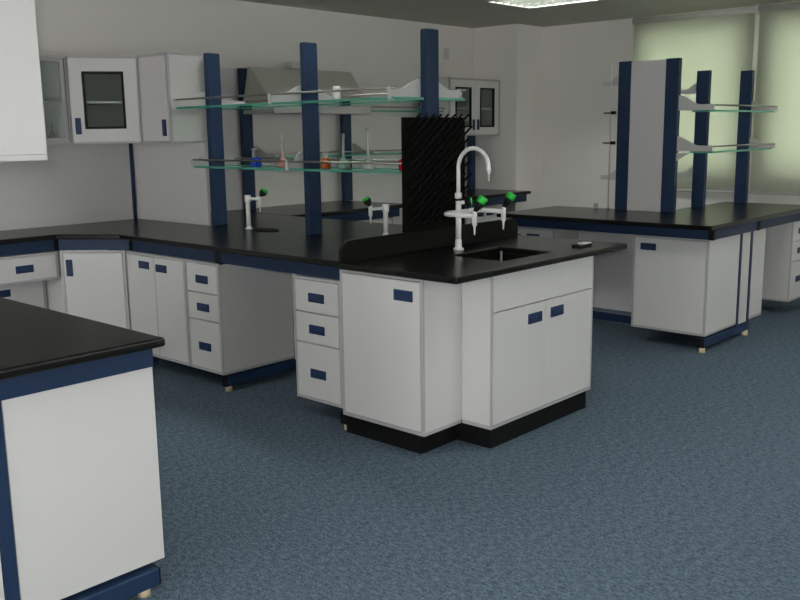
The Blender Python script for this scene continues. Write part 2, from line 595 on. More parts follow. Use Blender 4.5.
t = thing('base_cabinet', 'white end panel of the cabinet beneath the near worktop at lower left', 'cabinet', (1.26, 2.42, .1))
MB().box(1.027, 1.499, 2.418, 2.436, .105, ZA - .002, .001).build('end_panel', M['laminate'], t)
MB().box(1.03, 1.48, 2.437, 4.05, .105, ZA - .004).build('carcass', M['laminate'], t)
for k in range(3):
    MB().box(1.48, 1.499, 2.45 + k * .53, 2.45 + k * .53 + .525, .12, ZA - .01, .0015).build('door', M['laminate'], t)
t = thing('base_cabinet', 'narrow white filler panel between blue uprights of the near bench', 'cabinet', (.93, 2.42, .1))
MB().box(.88, .982, 2.418, 2.436, .105, ZA - .002).build('end_panel', M['laminate'], t)
MB().box(.885, .98, 2.475, 4.05, .105, ZA - .004).build('carcass', M['laminate'], t)
# rack and overhead cabinet over the near bench
t = thing('reagent_rack', 'blue posts of the rack on the near bench', 'rack', (.93, 2.7, ZT))
for yy in (2.66, 3.5):
    MB().box(.88, .98, yy, yy + .04, ZT, 1.95, .004).build('post', M['blue'], t)
MB().box(.92, .94, 2.70, 3.50, ZT, 1.94).build('back_panel', M['laminate'], t)
t = thing('wall_cabinet', 'bright white cabinet side overhead at the upper left corner', 'cabinet', (1.14, 2.6, 1.385))
MB().box(.985, 1.307, 2.60, 2.618, 1.398, 1.95, .001).build('end_panel', M['laminate'], t)
MB().box(.985, 1.285, 2.619, 3.48, 1.3985, 1.95, .001).build('carcass', M['laminate'], t)
MB().box(.985, 1.307, 2.60, 3.48, 1.380, 1.3975, .001).build('bottom_panel', M['panel'], t)
for k in range(2):
    MB().box(1.286, 1.307, 2.62 + k * .43, 2.62 + k * .43 + .427, 1.399, 1.948, .0015).build('door', M['laminate'], t)

# ------------------------------------------------------------------ MAIN WORKTOPS
XL, XR = 2.935, 4.395          # peninsula edges
t_mid = thing('lab_bench', 'long black-topped lab bench from the back left wall round the corner to the middle peninsula', 'lab bench', (3.6, 4.5, 0))
rim_poly([(1.0, 5.355), (2.705, 5.355), (XL + .005, 5.02), (XL, 3.052), (XR, 3.052), (XR, Y1 - .002), (1.0, Y1 - .002)]).build('worktop', M['top'], t_mid)
# sink worktop with a cut-out
SX0, SX1, SY0, SY1 = 3.42, 3.835, 2.475, 2.80
ox0, ox1, oy0, oy1 = 2.904, 4.352, 2.338, 3.050
mb = MB()
bm = mb.bm
outer = [(ox0, oy0), (ox1, oy0), (ox1, oy1), (ox0, oy1)]
inner = [(SX0, SY0), (SX1, SY0), (SX1, SY1), (SX0, SY1)]
V = {}
for nm, ring in (('o', outer), ('i', inner)):
    for z in (ZB, ZT):
        V[nm, z] = [bm.verts.new((p[0], p[1], z)) for p in ring]
for k in range(4):
    j = (k + 1) % 4
    bm.faces.new((V['o', ZT][k], V['o', ZT][j], V['i', ZT][j], V['i', ZT][k]))
    bm.faces.new((V['o', ZB][k], V['o', ZB][j], V['i', ZB][j], V['i', ZB][k]))
    bm.faces.new((V['o', ZB][k], V['o', ZB][j], V['o', ZT][j], V['o', ZT][k]))
    bm.faces.new((V['i', ZB][k], V['i', ZB][j], V['i', ZT][j], V['i', ZT][k]))
bmesh.ops.recalc_face_normals(bm, faces=bm.faces)
es = [e for e in bm.edges if all(v in V['o', ZT] for v in e.verts) or all(v in V['i', ZT] for v in e.verts) or all(v in V['o', ZB] for v in e.verts)]
es += [e for e in bm.edges if (e.verts[0] in V['o', ZT] and e.verts[1] in V['o', ZB]) or (e.verts[1] in V['o', ZT] and e.verts[0] in V['o', ZB])]
bmesh.ops.bevel(bm, geom=es, offset=.008, segments=3, affect='EDGES', profile=.5)
o = mb.build('worktop', M['top'])
tag(o, 'black worktop with a sink cut into it at the peninsula end', 'worktop')

# sink basin
t = thing('sink', 'rectangular black sink basin set into the peninsula end worktop', 'sink', ((SX0 + SX1) / 2, (SY0 + SY1) / 2, .62))
b_ = MB()
a = .012
b_.box(SX0 - a, SX0, SY0 - a, SY1 + a, .62, ZB - .001).box(SX1, SX1 + a, SY0 - a, SY1 + a, .62, ZB - .001)
b_.box(SX0, SX1, SY0 - a, SY0, .62, ZB - .001).box(SX0, SX1, SY1, SY1 + a, .62, ZB - .001)
b_.box(SX0, SX1, SY0, SY1, .62, .632)
b_.build('basin', M['peg'], t)
MB().lathe([(.03, .632), (.034, .636), (.022, .637), (.018, .634)], 3.63, 2.64, 20).build('drain', M['darksteel'], t)
MB().tube([(3.79, 2.755, .632), (3.79, 2.755, .835)], .006, 10).build('overflow_pipe', M['steel'], t)

# backsplash with rounded ends
pts = []
bx0, bx1, bz0, bz1, r = 2.908, 4.325, ZT, .952, .062
pts = [(bx0, bz0), (bx1, bz0)]
for k in range(9):
    an = k / 8 * PI / 2
    pts.append((bx1 - r + r * math.cos(an), bz1 - r + r * math.sin(an)))
for k in range(9):
    an = PI / 2 + k / 8 * PI / 2
    pts.append((bx0 + r + r * math.cos(an), bz1 - r + r * math.sin(an)))
o = MB().prism(pts, 3.026, 3.046, 'y', .003).build('backsplash', M['peg'])
tag(o, 'low black backsplash board with rounded ends behind the sink', 'backsplash')

# drying rack
t = thing('drying_rack', 'tall black drying rack board with rows of slanted pegs behind the sink', 'drying rack', (3.62, 3.07, ZT))
MB().box(3.39, 3.875, 3.060, 3.080, ZT, 1.518, .002).build('board', M['rackboard'], t)
for r_ in range(9):
    n = 8
    for k in range(n):
        px = 3.42 + (k + (0.5 if r_ % 2 else 0)) * .0555
        pz = .99 + r_ * .0605
        if px > 3.86: continue
        MB().tube([(px, 3.061, pz), (px, 3.048, pz + .006), (px, 2.985, pz + .055), (px, 2.981, pz + .059)], [.0075, .0065, .0055, .0025], 6).build('peg', M['pegplastic'], t)

# bench frame of the middle peninsula
t = t_mid


def apron(x0, x1, y0, y1):
    MB().box(x0, x1, y0, y1, ZA, ZB - .001).build('apron', M['blue'], t)


AX = 3.012
apron(AX, AX + .02, 4.145, 5.01)
apron(AX, AX + .02, 3.125, 4.10)
MB().box(AX - .004, AX + .03, 4.10, 4.145, ZA - .01, ZB - .001).build('end_cap', M['black'], t)
MB().box(AX - .004, AX + .03, 3.078, 3.125, ZA - .02, ZB - .001).build('end_cap', M['black'], t)
MB().prism([(AX, 5.01), (AX + .012, 5.026), (2.740, 5.408), (2.727, 5.391)], ZA, ZB - .001).build('apron', M['blue'], t)
MB().box(AX - .008, AX + .014, 4.995, 5.03, ZA, ZB - .001).build('end_cap', M['black'], t)
MB().box(2.710, 2.734, 5.385, 5.42, ZA, ZB - .001).build('end_cap', M['black'], t)
apron(1.05, 2.710, 5.40, 5.42)
for y, xa in ((4.10, 3.02), (3.09, 2.985)):
    MB().box(xa, 4.35, y, y + .045, .032, .092, .004).build('base_beam', M['blue'], t)
    MB().box(xa - .006, xa + .0005, y, y + .045, .032, .092).build('beam_cap', M['black'], t)
    MB().cyl((xa + .022, y + .022, 0), (xa + .022, y + .022, .032), .021, .019, 18).build('foot', M['foot'], t)
    MB().cyl((4.30, y + .022, 0), (4.30, y + .022, .032), .021, .019, 18).build('foot', M['foot'], t)
    MB().box(3.60, 3.645, y, y + .045, .092, ZA).build('upright', M['blue'], t)
MB().box(3.60, 3.645, 3.14, 4.095, .032, .092, .004).build('base_beam', M['blue'], t)
MB().box(1.1, 3.645, 5.70, 5.745, .032, .092, .004).build('base_beam', M['blue'], t)
MB().box(3.60, 3.645, 4.18, 5.70, .032, .092, .004).build('base_beam', M['blue'], t)
for xx in (1.2, 2.6, 3.5):
    MB().cyl((xx, 5.722, 0), (xx, 5.722, .032), .021, .019, 18).build('foot', M['foot'], t)

RX = -PI / 2
HC = ZCAB - .102   # hanging cabinet height
# drawer pedestal beside the sink end
def drawer_unit(label, yc, w, x=3.0, rz=RX, z=.102, h=HC):
    i0, i1 = -w / 2 + .014, w / 2 - .014
    return cabinet('drawer_unit', label, 'drawer unit', (x, yc, z), rz, w, .53, h,
                   [('drawer', i0, i1, .460, h - .014, 0, .537),
                    ('drawer', i0, i1, .301, .458, 0, .375),
                    ('drawer', i0, i1, .014, .299, 0, .146)], group='three-drawer units of the middle peninsula')


drawer_unit('white three-drawer unit beside the sink cabinet', 3.308, .345)
drawer_unit('white three-drawer unit beside the open knee space, nearer the back corner', 4.265, .315)
w_ = .63
cabinet('base_cabinet', 'white two-door cabinet left of the drawer unit near the back corner', 'cabinet', (3.0, 4.745, .102), RX, w_, .53, HC,
        [('door', -w_ / 2 + .014, 0, .014, HC - .014, -.11, .567), ('door', 0, w_ / 2 - .014, .014, HC - .014, .075, .561)])
# corner cabinet (diagonal door)
dx, dy = 2.990 - 2.722, 5.052 - 5.360
L = math.hypot(dx, dy)
rz = math.atan2(dy, dx)
t = thing('base_cabinet', 'white corner cabinet with a diagonal door and an upright handle', 'cabinet', (2.87, 5.22, .11), 0)
MB().prism([(2.742, 5.385), (3.016, 5.082), (3.55, 5.082), (3.55, 5.69), (2.742, 5.69)], .13, ZCAB - .001).build('carcass', M['laminate'], t)
e = MB()
U = Vector((dx / L, dy / L, 0)); N = Vector((U.y, -U.x, 0))   # N points out of the door
if N.x > 0: N = -N
Mx = Matrix(((U.x, -N.x, 0, 2.722), (U.y, -N.y, 0, 5.360), (0, 0, 1, .11), (0, 0, 0, 1)))
e.box(0, .018, 0, .02, 0, HC, .001).box(L - .018, L, 0, .02, 0, HC, .001).box(.018, L - .018, 0, .02, HC - .018, HC, .001).box(.018, L - .018, 0, .02, 0, .018, .001)
e.bm.transform(Mx)
e.build('edge_trim', M['edge'], t)
dmb = MB().box(.02, L - .02, -.002, .019, .02, HC - .02, .0012); dmb.bm.transform(Mx)
dd = dmb.build('door', M['laminate'], t)
hm = MB().box(.034, .074, -.008, -.001, .475, .580, .0025); hm.bm.transform(Mx); hh = hm.build('handle', M['bluehandle'], dd)
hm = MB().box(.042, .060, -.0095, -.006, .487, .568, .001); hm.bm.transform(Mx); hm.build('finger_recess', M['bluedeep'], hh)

# left bench: hanging drawer and the recessed cabinet under it
cabinet('hanging_drawer', 'wide white drawer under the back left worktop over the knee space', 'drawer', (2.475, 5.395, .568), 0, .50, .30, ZCAB - .568,
        [('drawer', -.236, .236, .012, ZCAB - .568 - .014, .03, .085)], frame=.014)
cabinet('base_cabinet', 'low white cabinet set back beneath the wide drawer, mostly hidden', 'cabinet', (2.430, 5.60, .10), 0, .60, .22, .46,
        [('door', -.284, .284, 0.018, .44, .01, .385)])

# knee space back and side panels of the middle peninsula
o = MB().box(3.53, 3.55, 3.49, 4.104, .095, ZA).build('knee_space_panel', M['panel'])
tag(o, 'white back panel of the knee space between the two drawer units', 'panel')

# ------------------------------------------------------------------ sink cabinets
t = thing('sink_cabinet', 'white single-door cabinet at the left of the sink end on black plinth', 'cabinet', (2.94, 2.815, 0))
zb, zt = .10, ZB - .001
MB().box(2.964, 3.40, 2.555, 3.075, .116, zt).box(2.950, 2.964, 2.555, 2.567, .116, zt).box(2.950, 2.964, 3.063, 3.075, .116, zt).build('carcass', M['laminate'], t)
e = MB()
e.box(2.94, 2.950, 3.061, 3.075, zb, zt, .001).box(2.94, 2.950, 2.555, 2.570, zb, zt, .001)
e.box(2.94, 2.950, 2.570, 3.061, zt - .016, zt, .001).box(2.94, 2.950, 2.570, 3.061, zb, zb + .016, .001)
e.box(2.950, 3.208, 2.555, 3.07, zb, zb + .016)
e.build('edge_trim', M['edge'], t)
d_ = MB().box(2.938, 2.958, 2.573, 3.058, zb + .019, zt - .019, .0012).build('door', M['laminate'], t)


def handle_x(parent, x, yc, zc, w=.112, h=.05):
    hd = MB().box(x - .006, x + .001, yc - w / 2, yc + w / 2, zc - h / 2, zc + h / 2, .0025).build('handle', M['bluehandle'], parent)
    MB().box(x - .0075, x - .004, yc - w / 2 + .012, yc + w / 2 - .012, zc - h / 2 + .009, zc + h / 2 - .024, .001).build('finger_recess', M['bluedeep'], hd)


def handle_y(parent, y, xc, zc, w=.112, h=.050):
    hd = MB().box(xc - w / 2, xc + w / 2, y - .006, y + .001, zc - h / 2, zc + h / 2, .0025).build('handle', M['bluehandle'], parent)
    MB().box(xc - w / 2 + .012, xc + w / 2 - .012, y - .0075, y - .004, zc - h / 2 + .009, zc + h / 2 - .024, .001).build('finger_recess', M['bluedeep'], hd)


handle_x(d_, 2.938, 2.668, .733)
MB().prism([(2.972, 3.085), (2.972, 2.60), (3.234, 2.60), (3.234, 3.085)], 0, zb - .0005).build('plinth', M['plinth'], t)

t = thing('sink_cabinet', 'white two-door cabinet below the sink at the peninsula end', 'cabinet', (3.64, 2.385, 0))
c = MB()
c.box(3.21, 3.224, 2.392, 2.553, zb + .018, zt).box(4.074, 4.088, 2.392, 2.90, zb + .018, zt).box(3.42, 4.07, 2.85, 2.868, zb + .018, zt)
c.box(3.224, 4.074, 2.412, 2.43, zb + .018, zt)
c.build('carcass', M['laminate'], t)
e = MB()
e.box(3.21, 3.224, 2.385, 2.392, zb, zt, .001).box(4.074, 4.088, 2.385, 2.392, zb, zt, .001).box(3.224, 4.074, 2.385, 2.392, zb, zb + .015, .001)
e.box(3.21, 3.40, 2.392, 2.553, zb, zb + .018)
e.box(3.402, 4.088, 2.392, 2.85, zb, zb + .018)
e.build('edge_trim', M['edge'], t)
MB().box(3.226, 4.072, 2.383, 2.401, .645, zt - .001, .0012).build('front_panel', M['laminate'], t)
xm = 3.642
dl = MB().box(3.226, xm - .0016, 2.383, 2.401, zb + .018, .640, .0012).build('door', M['laminate'], t)
dr = MB().box(xm + .0016, 4.072, 2.383, 2.401, zb + .018, .640, .0012).build('door', M['laminate'], t)
MB().box(xm - .006, xm + .006, 2.4012, 2.4115, zb + .02, .638).build('door_gap_shade', M['black'], t)  # black strip painting in the shade of the gap between the doors
handle_y(dl, 2.383, 3.553, .571, .112, .050)
handle_y(dr, 2.383, 3.742, .575, .112, .050)
MB().box(3.235, 4.068, 2.402, 2.88, 0, zb - .001).build('plinth', M['plinth'], t)

# ------------------------------------------------------------------ taps
t = thing('sink_mixer', 'white three-way laboratory mixer tap with tall gooseneck and green knobs by the sink', 'tap', (3.61, 2.893, ZT))
bx, by = 3.61, 2.893
MB().lathe([(.027, ZT), (.027, ZT + .009), (.020, ZT + .012), (.0175, ZT + .016), (.0165, ZT + .05), (.015, ZT + .055)], bx, by, 24).build('base_flange', M['whiteplastic'], t)
MB().cyl((bx, by, ZT + .05), (bx, by, 1.10), .0148, .0148, 20).build('column', M['whiteplastic'], t)
MB().lathe([(.015, 1.112), (.0185, 1.115), (.0185, 1.138), (.012, 1.143)], bx, by, 20).build('collar', M['whiteplastic'], t)
path = [(bx, by, 1.11), (bx, by, 1.20), (bx, by, 1.268)]
R_ = .095
for k in range(1, 15):
    an = PI - k / 14 * PI * 1.0
    path.append((bx, by - R_ - R_ * math.cos(an), 1.268 + R_ * math.sin(an)))
MB().tube(path + [(bx, by - 2 * R_, 1.262)], .0105, 16).build('gooseneck', M['whiteplastic'], t)
ny = by - 2 * R_
MB().lathe([(.0035, 1.205), (.006, 1.238), (.008, 1.244), (.008, 1.25), (.0125, 1.253), (.0125, 1.266), (.0105, 1.27)], bx, ny, 16).build('nozzle', M['whiteplastic'], t)
# fork arms
zf = 1.043
fx0, fx1 = bx - .125, bx + .160
arms = [(fx0 + .03, by - .19, zf), (fx0, by - .15, zf)]
arm = [(fx0, by - .20, zf), (fx0, by - .04, zf), (fx0 + .012, by - .012, zf), (fx0 + .04, by, zf), (fx1 - .04, by, zf), (fx1 - .012, by - .012, zf), (fx1, by - .04, zf), (fx1, by - .165, zf)]
MB().tube(arm, .0125, 14).build('fork_arm', M['whiteplastic'], t)
for (kx, ky) in ((fx0, by - .20), (fx1, by - .165)):
    MB().lathe([(.0035, zf - .092), (.0055, zf - .058), (.0075, zf - .052), (.0075, zf - .048), (.0125, zf - .045), (.0125, zf + .016), (.010, zf + .024)], kx, ky, 16).build('spout', M['whiteplastic'], t)
    ax = Vector((.30, -.38, .75)).normalized()
    p0 = Vector((kx, ky, zf + .02))
    MB().tube([p0, p0 + ax * .03, p0 + ax * .05], [.010, .016, .022], 16).build('knob_collar', M['black'], t)
    MB().tube([p0 + ax * .05, p0 + ax * .054, p0 + ax * .078, p0 + ax * .084], [.020, .025, .025, .019], 8).build('knob', M['green'], t)
p0 = Vector((bx + .012, by - .005, 1.09))
ax = Vector((.62, -.72, .12)).normalized()
MB().tube([p0, p0 + ax * .022], .010, 12).build('side_valve', M['whiteplastic'], t)
MB().tube([p0 + ax * .02, p0 + ax * .035, p0 + ax * .05], [.016, .024, .024], 14).build('knob_collar', M['black'], t)
MB().tube([p0 + ax * .05, p0 + ax * .057], [.025, .021], 12).build('knob', M['green'], t)


def small_tap(label, x, y, arm_dir, knob_dir, top=1.05, L_=.10):
    t = thing('bench_tap', label, 'tap', (x, y, ZT))
    MB().lathe([(.024, ZT), (.024, ZT + .007), (.0165, ZT + .009), (.0148, ZT + .02)], x, y, 20).build('base_flange', M['whiteplastic'], t)
    MB().cyl((x, y, ZT + .02), (x, y, top - .02), .0145, .0145, 18).build('column', M['whiteplastic'], t)
    MB().lathe([(.0195, top - .034), (.0205, top - .03), (.0205, top + .006), (.018, top + .010)], x, y, 18).build('cap', M['whiteplastic'], t)
    d = Vector((*arm_dir, 0)).normalized()
    p = Vector((x, y, top - .012))
    q = p + d * L_
    MB().tube([p, p + d * L_ * .5, q], [.0105, .0095, .0095], 14).build('arm', M['whiteplastic'], t)
    zz = q.z
    MB().lathe([(.0035, zz - .082), (.0055, zz - .05), (.0075, zz - .044), (.0075, zz - .040), (.0115, zz - .037), (.0115, zz + .014), (.009, zz + .022)], q.x, q.y, 16).build('spout', M['whiteplastic'], t)
    ax = Vector(knob_dir).normalized()
    p0 = q + Vector((0, 0, .015))
    MB().tube([p0, p0 + ax * .014, p0 + ax * .022, p0 + ax * .045], [.009, .012, .021, .025], 16).build('knob_collar', M['black'], t)
    MB().tube([p0 + ax * .045, p0 + ax * .048, p0 + ax * .060], [.022, .025, .020], 8).build('knob', M['green'], t)
    return t


small_tap('white single bench tap beside the oval cup sink, green knob tilted right', 3.62, 4.61, (.12, -1), (.45, -.5, .75), 1.055, .105)
small_tap('white single bench tap just behind the backsplash, black knob tilted left', 3.853, 3.63, (-1, .1), (-.36, .30, .85), 1.025, .115)
# oval cup sink
t = thing('cup_sink', 'small oval black cup sink in the worktop beside the bench tap', 'sink', (3.63, 4.46, ZT))
rimm = MB()
ring = [(.155, .058), (.150, .060), (.128, .046), (.122, .040)]
zs = [ZT + .0005, ZT + .006, ZT + .006, ZT + .001]
vs = []
for (ra, rb), z in zip(ring, zs):
    vs.append([rimm.bm.verts.new((3.63 + rb * math.cos(2 * PI * k / 32), 4.455 + ra * .72 * math.sin(2 * PI * k / 32), z)) for k in range(32)])
for i in range(3):
    for k in range(32):
        f = rimm.bm.faces.new((vs[i][k], vs[i][(k + 1) % 32], vs[i + 1][(k + 1) % 32], vs[i + 1][k])); f.smooth = True
rimm.build('rim', M['peg'], t)
bw = MB()
vs = [bw.bm.verts.new((3.63 + .041 * math.cos(2 * PI * k / 32), 4.455 + .0885 * math.sin(2 * PI * k / 32), ZT + .0012)) for k in range(32)]
bw.bm.faces.new(vs)
bw.build('bowl', M['plinth'], t)

# ------------------------------------------------------------------ racks
def gull(mb, axis, c0, reach_a, reach_b, zb_, h_post, h_tip, at, thick=.010, post_half=.05):
    """gull-wing bracket plate: profile along one horizontal axis, thickness along the other.
    c0 centre, reach_a/b reach to each side (0 = none)"""
    prof = [(-post_half, zb_)] if reach_a == 0 else []
    top = []
    n = 14

    def wing(reach, sgn):
        out = []
        for k in range(n + 1):
            u = k / n
            if u < .62:
                q = u / .62
                f_ = 1 - q * q * (3 - 2 * q)
            else:
                f_ = 0.0
            out.append((c0 + sgn * (post_half + (reach - post_half) * u), zb_ + h_tip + (h_post - h_tip) * f_))
        out.append((c0 + sgn * reach, zb_))
        return out
    pts = []
    if reach_b > 0: pts += wing(reach_b, 1)
    else: pts += [(c0 + post_half, zb_ + h_post), (c0 + post_half, zb_)]
    if reach_a > 0: pts += wing(reach_a, -1)[::-1]
    else: pts += [(c0 - post_half, zb_), (c0 - post_half, zb_ + h_post)]
    mb.prism(pts, at - thick / 2, at + thick / 2, axis)
    return mb


def glass_shelf(x0, x1, y0, y1, z, parent, th=.013):
    mb = MB().box(x0, x1, y0, y1, z - .0015, z - .0015 + th)
    for f in mb.bm.faces:
        f.material_index = 0 if abs(f.normal.z) > .5 else 1
    return mb.build('glass_shelf', [M['shelfglass'], M['glassedge']], parent)


def rail(p0, p1, parent, r=.006):
    return MB().cyl(p0, p1, r, r, 10).build('guard_rail', M['steel'], parent)


PY = [3.10, 4.02, 4.950]
PCX = 3.66
t = thing('reagent_rack', 'blue-post rack with two levels of glass shelves on the middle peninsula', 'rack', (PCX, 4.03, ZT))
for y in PY:
    MB().box(PCX - .05, PCX + .05, y, y + .042, ZT, 1.957, .004).build('post', M['blue'], t)
    MB().box(PCX - .045, PCX + .045, y + .003, y + .039, 1.957, 1.960).build('post_cap', M['black'], t)
ends = (PY[0] + .03, PY[-1] + .06)
for (zb_, reach, zr) in ((1.619, .290, .045), (1.247, .180, .040)):
    for y in PY:
        gull(MB(), 'y', PCX, reach, reach, zb_, .098, .044, y + .049, .010).build('bracket', M['bracket'], t)
    for sg in (-1, 1):
        xa, xb = sorted((PCX + sg * (reach - .012), PCX + sg * .06))
        glass_shelf(xa, xb, ends[0] - .02, ends[1], zb_ - .011, t)
        xr = PCX + sg * (reach - .012)
        rail((xr, ends[0] - .03, zb_ + zr), (xr, ends[1] + .0, zb_ + zr), t)
        for y in PY:
            MB().box(xr - .008, xr + .008, y + .036, y + .056, zb_ - .012, zb_ + .05, .002).build('rail_clip', M['bracket'], t)

# wall bench rack
t = thing('reagent_rack', 'dark blue-post rack along the back wall beside the extractor hood', 'rack', (5.7, 5.83, ZT))
P2 = [4.588, 5.685, 6.73]
for x in P2:
    MB().box(x - .05, x + .05, 5.80, 5.842, ZT, 1.95, .004).build('post', M['blue'], t)
for x in P2:
    gull(MB(), 'x', 5.80, .26, 0, 1.262, .09, .030, x + .06, .010, .0).build('bracket', M['bracketgrey'], t)
for x in P2[1:]:
    gull(MB(), 'x', 5.80, .24, 0, 1.635, .09, .030, x + .06 if x < 6 else x - .06, .010, .0).build('bracket', M['bracketgrey'], t)
glass_shelf(P2[0] + .05, P2[2], 5.56, 5.79, 1.251, t)
glass_shelf(P2[1] + .05, P2[2], 5.58, 5.79, 1.622, t)
rail((P2[0] + .06, 5.545, 1.287), (P2[2], 5.545, 1.287), t)
rail((P2[1] + .06, 5.565, 1.66), (P2[2], 5.565, 1.66), t)

# ------------------------------------------------------------------ glassware
SHZ, GX = 1.2490, 3.532


def flask(label, y, liq, h=.175, x=GX, cap=None):
    t = thing('volumetric_flask', label, 'flask', (x, y, SHZ), 0, 'glassware on the lower glass shelf')
    k = h / .175
    MB().lathe([(.030, SHZ), (.036, SHZ + .006), (.038, SHZ + .018), (.032, SHZ + .035), (.016, SHZ + .055), (.0085, SHZ + .066), (.0080, SHZ + .10), (.0078, SHZ + .160 * k), (.010, SHZ + .165 * k)], x, y, 20).build('bulb', M['labglass'], t)
    if liq:
        MB().lathe([(.028, SHZ + .002), (.034, SHZ + .008), (.0355, SHZ + .018), (.0295, SHZ + .034), (.0135, SHZ + .053), (.0068, SHZ + .066), (.0065, SHZ + .074)], x, y, 20).build('liquid', M[liq], t)
    MB().lathe([(.006, SHZ + .155 * k), (.0085, SHZ + .168 * k), (.0095, SHZ + .176 * k), (.010, SHZ + .185 * k), (.004, SHZ + .188 * k)], x, y, 14).build('stopper', M[cap] if cap else M['labglass'], t)
    return t


def jar(label, y, liq, cap, x=GX, h=.062):
    t = thing('reagent_bottle', label, 'bottle', (x, y, SHZ), 0, 'glassware on the lower glass shelf')
    MB().lathe([(.026, SHZ), (.029, SHZ + .004), (.029, SHZ + h * .78), (.022, SHZ + h * .9), (.016, SHZ + h)], x, y, 20).build('body', M[liq], t)
    if cap:
        MB().lathe([(.016, SHZ + h), (.018, SHZ + h + .003), (.018, SHZ + h + .022), (.012, SHZ + h + .028)], x, y, 16).build('stopper', M[cap], t)
    return t


t = thing('reagent_bottle', 'small bright blue bottle at the left on the lower glass shelf', 'bottle', (GX, 4.40, SHZ), 0, 'glassware on the lower glass shelf')
MB().box(GX - .024, GX + .024, 4.376, 4.424, SHZ, SHZ + .055, .005).build('body', M['liq_blue'], t)
MB().lathe([(.010, SHZ + .058), (.011, SHZ + .066), (.008, SHZ + .10), (.014, SHZ + .104), (.012, SHZ + .11)], GX - .01, 4.41, 12).build('stopper', M['labglass'], t)
MB().tube([(GX - .01, 4.41, SHZ + .107), (GX, 4.38, SHZ + .108)], .004, 8).build('nozzle', M['bracketgrey'], t)
flask('pink long-necked flask next to the blue bottle on the glass shelf', 4.15, 'liq_pink', .18)
jar('small orange bottle with a pale stopper right of the middle blue post', 3.785, 'liq_orange', 'labglass')
flask('green-filled long-necked flask between orange bottle and clear flask', 3.64, 'liq_green', .18)
flask('clear empty long-necked flask, tallest on the lower glass shelf', 3.45, None, .205)
jar('small red bottle at the edge of the black drying rack', 3.19, 'liq_red', None)
t = thing('jar', 'small white jar standing on the upper glass shelf by the hood', 'jar', (3.74, 4.0, 1.6), 0)
jx, jy = 3.79, 3.95
JZ = 1.6215
MB().lathe([(.020, JZ), (.024, JZ + .004), (.024, JZ + .062), (.019, JZ + .072)], jx, jy, 16).build('body', M['whiteplastic'], t)
MB().lathe([(.021, JZ + .072), (.021, JZ + .092), (.018, JZ + .094)], jx, jy, 16).build('lid', M['whiteplastic'], t)

# ------------------------------------------------------------------ corner wall cabinets
ZW0, ZW1 = 1.395, 1.953


def glazed_door(parent, Mx, x0, x1, z0, z1, fr=.058, handle=None, thick=.018):
    """door frame with a black gasket and pane; local x along the door, y into the cabinet"""
    def put(mb, nm, mt, par, label=None):
        mb.bm.transform(Mx)
        return mb.build(nm, mt, par, label)
    f = MB()
    f.box(x0, x0 + fr, -.002, thick, z0, z1, .0012).box(x1 - fr, x1, -.002, thick, z0, z1, .0012)
    f.box(x0 + fr, x1 - fr, -.002, thick, z0, z0 + fr, .0012).box(x0 + fr, x1 - fr, -.002, thick, z1 - fr, z1, .0012)
    dd = put(f, 'door', M['laminate'], parent)
    g = .016
    q = MB()
    a0, a1, c0, c1 = x0 + fr, x1 - fr, z0 + fr, z1 - fr
    q.box(a0, a0 + g, -.005, thick - .004, c0, c1).box(a1 - g, a1, -.005, thick - .004, c0, c1)
    q.box(a0 + g, a1 - g, -.005, thick - .004, c0, c0 + g).box(a0 + g, a1 - g, -.005, thick - .004, c1 - g, c1)
    put(q, 'gasket', M['black'], dd)
    put(MB().box(a0 + g, a1 - g, .006, .010, c0 + g, c1 - g), 'pane', M['pane'], dd)
    if handle:
        hx, hz, hw, hh = handle
        put(MB().box(hx - hw / 2, hx + hw / 2, -.009, -.001, hz - hh / 2, hz + hh / 2, .0025), 'handle', M['bluehandle'], dd)
    return dd


# left glazed wall cabinet on the back wall
t = thing('wall_cabinet', 'grey wall cabinet with a glass door on the back wall left of the corner', 'cabinet', (2.55, 5.6, ZW0))
c = MB()
for (a_, b2) in ((2.10, 2.118), (2.962, 2.98)):
    c.box(a_, b2, 5.62, 5.895, ZW0, ZW1)
c.box(2.118, 2.962, 5.885, 5.895, ZW0, ZW1)
c.build('carcass', M['laminate'], t)
e = MB().box(2.10, 2.98, 5.602, 5.885, ZW0, ZW0 + .018).box(2.10, 2.98, 5.602, 5.885, ZW1 - .018, ZW1).box(2.095, 2.10, 5.602, 5.885, ZW0, ZW1).box(2.98, 2.984, 5.602, 5.885, ZW0, ZW1)
e.build('edge_trim', M['edge'], t)
MB().box(2.118, 2.962, 5.64, 5.885, 1.655, 1.670).build('shelf', M['laminate'], t)
for k, xa in enumerate((2.115, 2.545)):
    f = MB()
    f.box(xa, xa + .022, 5.60, 5.618, ZW0 + .02, ZW1 - .02).box(xa + .40, xa + .422, 5.60, 5.618, ZW0 + .02, ZW1 - .02)
    f.box(xa + .022, xa + .40, 5.60, 5.618, ZW0 + .02, ZW0 + .042).box(xa + .022, xa + .40, 5.60, 5.618, ZW1 - .042, ZW1 - .02)
    dd = f.build('door', M['edge'], t)
    MB().box(xa + .022, xa + .40, 5.607, 5.611, ZW0 + .042, ZW1 - .042).build('pane', M['pane'], dd)
gl = thing('reagent_bottle', 'slim clear bottle standing inside the glass-door wall cabinet', 'bottle', (2.90, 5.70, ZW0 + .018))
MB().lathe([(.022, ZW0 + .018), (.024, ZW0 + .022), (.024, ZW0 + .05), (.008, ZW0 + .075), (.007, ZW0 + .15)], 2.905, 5.70, 16).build('body', M['labglass'], gl)
MB().lathe([(.020, ZW0 + .019), (.022, ZW0 + .022), (.022, ZW0 + .04)], 2.905, 5.70, 16).build('liquid', M['liq_orange'], gl)

